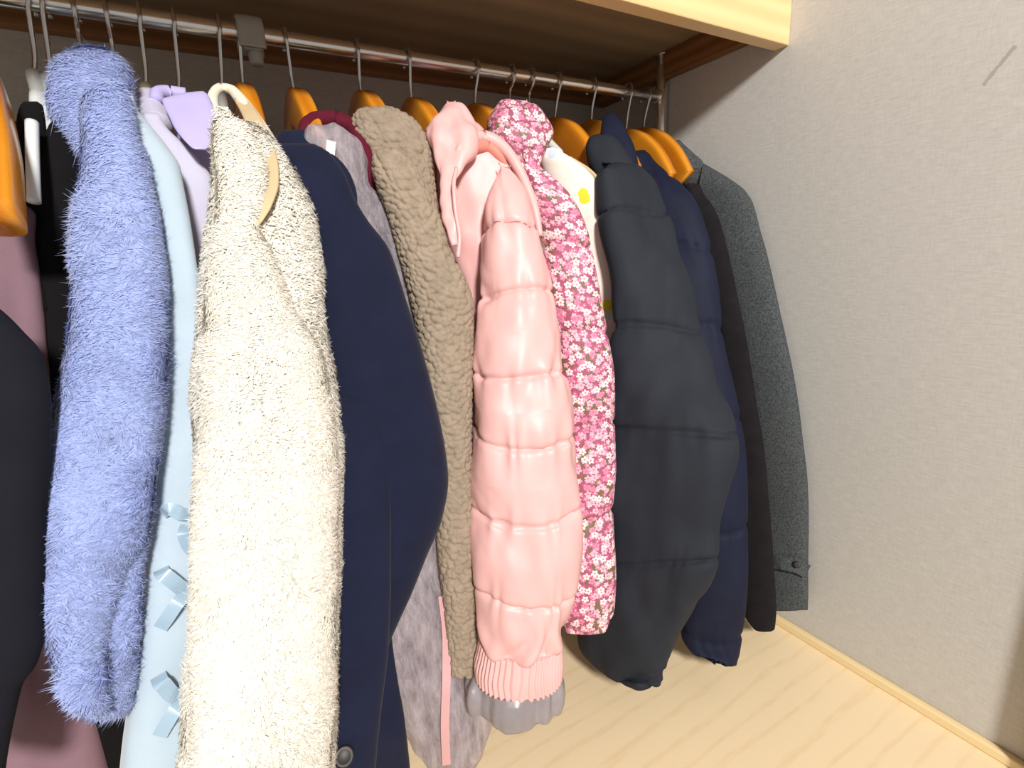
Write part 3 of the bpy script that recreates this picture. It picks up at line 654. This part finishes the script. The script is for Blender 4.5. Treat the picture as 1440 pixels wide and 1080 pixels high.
# floral jacket
g = garment('floral_jacket', HX[668], .25, 'pink floral print padded jacket with a rounded hood', 'jacket')
tb = Tube([(212, 734, 754), (231, 736, 758), (258, 742, 783), (280, 748, 801), (320, 760, 821), (353, 766, 830), (420, 772, 841), (461, 778, 850), (522, 785, 859), (583, 790, 862), (650, 792, 863), (720, 792, 862), (800, 788, 863), (850, 786, 862), (884, 796, 852)], .86, .70, depth=.7, nr=220, ns=100, push=-.02)
tb.seams([(230, 230), (345, 345), (465, 465), (592, 592), (722, 720), (872, 872)], .006, .005, .002, 4).wrinkle(.003, 14, 8, 18).obj('sleeve', 'floral', g)
tb = Tube([(139, 718, 742), (147, 704, 752), (160, 692, 763), (176, 687, 775), (188, 690, 779), (203, 698, 773), (218, 714, 762), (240, 728, 756)], .97, .90, y0=140, y1=240, depth=.65, nr=90, ns=90).wrinkle(.010, 26, 26, 19, .003, 60)
tb.obj('hood', 'floral', g)
torso(g, -.60, -.60, 'floral', yf=.95)

# cream jacket with dots
dots = [(822, 279, .0115, (232, 214, 40)), (820, 272, .0105, (232, 214, 40)), (854, 430, .0135, (236, 222, 50)), (855, 301, .013, (196, 222, 228)), (856, 444, .008, (200, 220, 214)), (776, 216, .009, (196, 208, 224)), (866, 372, .009, (222, 190, 186))]
g = garment('dotted_jacket', HX[745], .3, 'cream jacket with yellow and pale blue dots behind the floral one', 'jacket')
tb = Tube([(206, 752, 778), (220, 752, 802), (240, 760, 827), (262, 768, 843), (296, 780, 855), (320, 790, 865), (349, 800, 875), (400, 812, 879), (430, 820, 876), (467, 830, 870), (514, 840, 863), (600, 845, 862)], .90, .80, y1=600, depth=.6, push=.02, nr=90).wrinkle(.006, 16, 8, 20)
MAT['dots'] = dotted([(front(tb, a, b_, 0), r_, c_) for a, b_, r_, c_ in dots])
tb.obj('sleeve', 'dots', g)
sweep('edge_binding', [at(800, 222, .915), at(830, 241, .90), at(848, 264, .89), at(860, 296, .88), at(872, 330, .87), at(882, 375, .86), at(883, 410, .85), at(876, 462, .835), at(866, 515, .82)], .0045, 'tan', g, 10, 50)
torso(g, -.46, -.46, 'dots', yf=.96)

# black down jacket
g = garment('down_jacket', HX[783], .15, 'black down jacket with broad quilted sleeve, largest dark garment', 'jacket')
tb = Tube([(232, 850, 884), (249, 845, 902), (271, 846, 915), (302, 848, 928), (338, 850, 948), (360, 852, 957), (400, 856, 969), (445, 858, 977), (480, 855, 989), (540, 850, 1013), (590, 848, 1033), (615, 847, 1038), (650, 845, 1036), (690, 842, 1028), (743, 836, 1013), (780, 832, 1011), (813, 828, 999), (853, 822, 975), (893, 819, 957), (920, 828, 948), (945, 856, 939), (962, 895, 925)], .84, .66, y0=230, y1=950, depth=.42, dmax=.06, nr=240, ns=120, capbot=.1, xfix=(-.47, -.30, (-.09, -.20)))
tb.seams([(300, 300), (455, 462), (592, 606), (770, 781), (950, 950)], .005, .0055, .0015, 6).wrinkle(.010, 11, 9, 21, .005, 26).obj('sleeve', 'black', g)
tb = Tube([(190, 838, 852), (197, 830, 862), (207, 827, 870), (222, 828, 882), (240, 832, 898), (262, 838, 906), (280, 846, 908)], .92, .86, y0=200, y1=280, depth=.6, nr=50, push=-.005, captop=1.2).wrinkle(.009, 22, 22, 22)
tb.obj('hood', 'black', g)
sweep('hood_roll', [at(846, 268, .86), at(862, 256, .85), at(880, 250, .84), at(898, 256, .835), at(910, 272, .83)], [.008, .012, .013, .012, .006], 'black', g, 14, 40)
torso(g, -.36, -.36, 'black', yf=.95)

# navy down jacket
g = garment('quilted_jacket', HX[832], .1, 'navy quilted jacket with a tall stand collar behind the black one', 'jacket')
tb = Tube([(214, 882, 905), (227, 884, 916), (244, 890, 938), (262, 898, 960), (280, 905, 975), (302, 915, 984), (342, 930, 996), (400, 948, 1006), (480, 965, 1017), (560, 985, 1032), (640, 995, 1045), (717, 992, 1049), (767, 985, 1048), (833, 972, 1046), (887, 960, 1042), (915, 975, 1037), (932, 1005, 1026)], .90, .72, depth=.5, dmax=.035, nr=150, ns=80, capbot=.1, xfix=(-.26, -.19, (-.10, -.09)))
tb.seams([(240, 245), (350, 350), (460, 460), (590, 590), (740, 740), (880, 895)], .005, .004, .0015, 8).wrinkle(.004, 12, 8, 23).obj('sleeve', 'navydown', g)
Tube([(159, 852, 862), (168, 846, 872), (185, 843, 880), (205, 842, 890), (228, 845, 898), (245, 850, 900)], .98, .92, y0=160, y1=240, depth=.5, nr=50).wrinkle(.004, 18, 18, 24).obj('collar', 'navydown', g)
torso(g, -.24, -.24, 'navydown', yf=.97)

g = garment('dark_coat', HX[882], .05, 'brown black wool coat squeezed between navy jacket and grey coat', 'coat')
Tube([(258, 962, 984), (273, 968, 990), (289, 974, 1003), (313, 980, 1014), (356, 990, 1025), (450, 1008, 1045), (560, 1022, 1063), (633, 1030, 1075), (700, 1035, 1082), (800, 1038, 1088), (860, 1046, 1091), (880, 1058, 1089), (887, 1068, 1084)], .92, .68, y1=900, depth=.6, dmax=.025, nr=120, capbot=.1, xfix=(-.15, -.115)).wrinkle(.004, 12, 6, 25).obj('sleeve', 'darkwool', g)
Tube([(196, 914, 926), (205, 910, 938), (230, 915, 948), (262, 930, 965), (290, 950, 985)], 1.06, .97, y0=190, y1=280, depth=.4, nr=40, captop=1.5).wrinkle(.004).obj('collar', 'darkwool', g)
torso(g, -.14, -.14, 'darkwool', yf=.98, half=.022)

g = garment('grey_coat', HX[908], .05, 'charcoal grey wool coat with a buttoned cuff strap by the wall', 'coat')
tb = Tube([(226, 944, 980), (236, 948, 998), (253, 958, 1027), (269, 966, 1047), (289, 976, 1059), (331, 995, 1071), (356, 1005, 1078), (420, 1022, 1092), (480, 1035, 1105), (550, 1048, 1119), (600, 1055, 1127), (683, 1062, 1136), (767, 1066, 1137), (830, 1070, 1137), (858, 1078, 1136)], .93, .60, y0=230, y1=858, depth=.4, dmax=.026, nr=140, capbot=.05, xfix=(-.068, -.04)).wrinkle(.003, 12, 6, 26)
grey_t = tb; tb.obj('sleeve', 'grey', g)
Tube([(197, 940, 956), (205, 938, 964), (216, 938, 976), (230, 940, 989), (240, 948, 988)], 1.0, .95, y0=198, y1=240, depth=.35, nr=40, captop=.2).obj('collar', 'grey', g)
sweep('collar_edge', [front(tb, 989, 234, .008), front(tb, 986, 250, .008), front(tb, 983, 268, .006)], .0028, 'grey', g, 8, 20)
ribbon(g, [front(tb, 1084, 790, .012), front(tb, 1100, 791, .014), front(tb, 1118, 795, .014), front(tb, 1136, 804, .012)], .017, 'grey').name = 'cuff_strap'
lathe('button', front(tb, 1121, 794, .020), _n(CAM - front(tb, 1121, 794)), [(-.004, .007), (0, .0085), (.003, .008), (.003, .005)], 'button', g, 20)
torso(g, -.075, -.06, 'grey', yf=.98, half=.02)
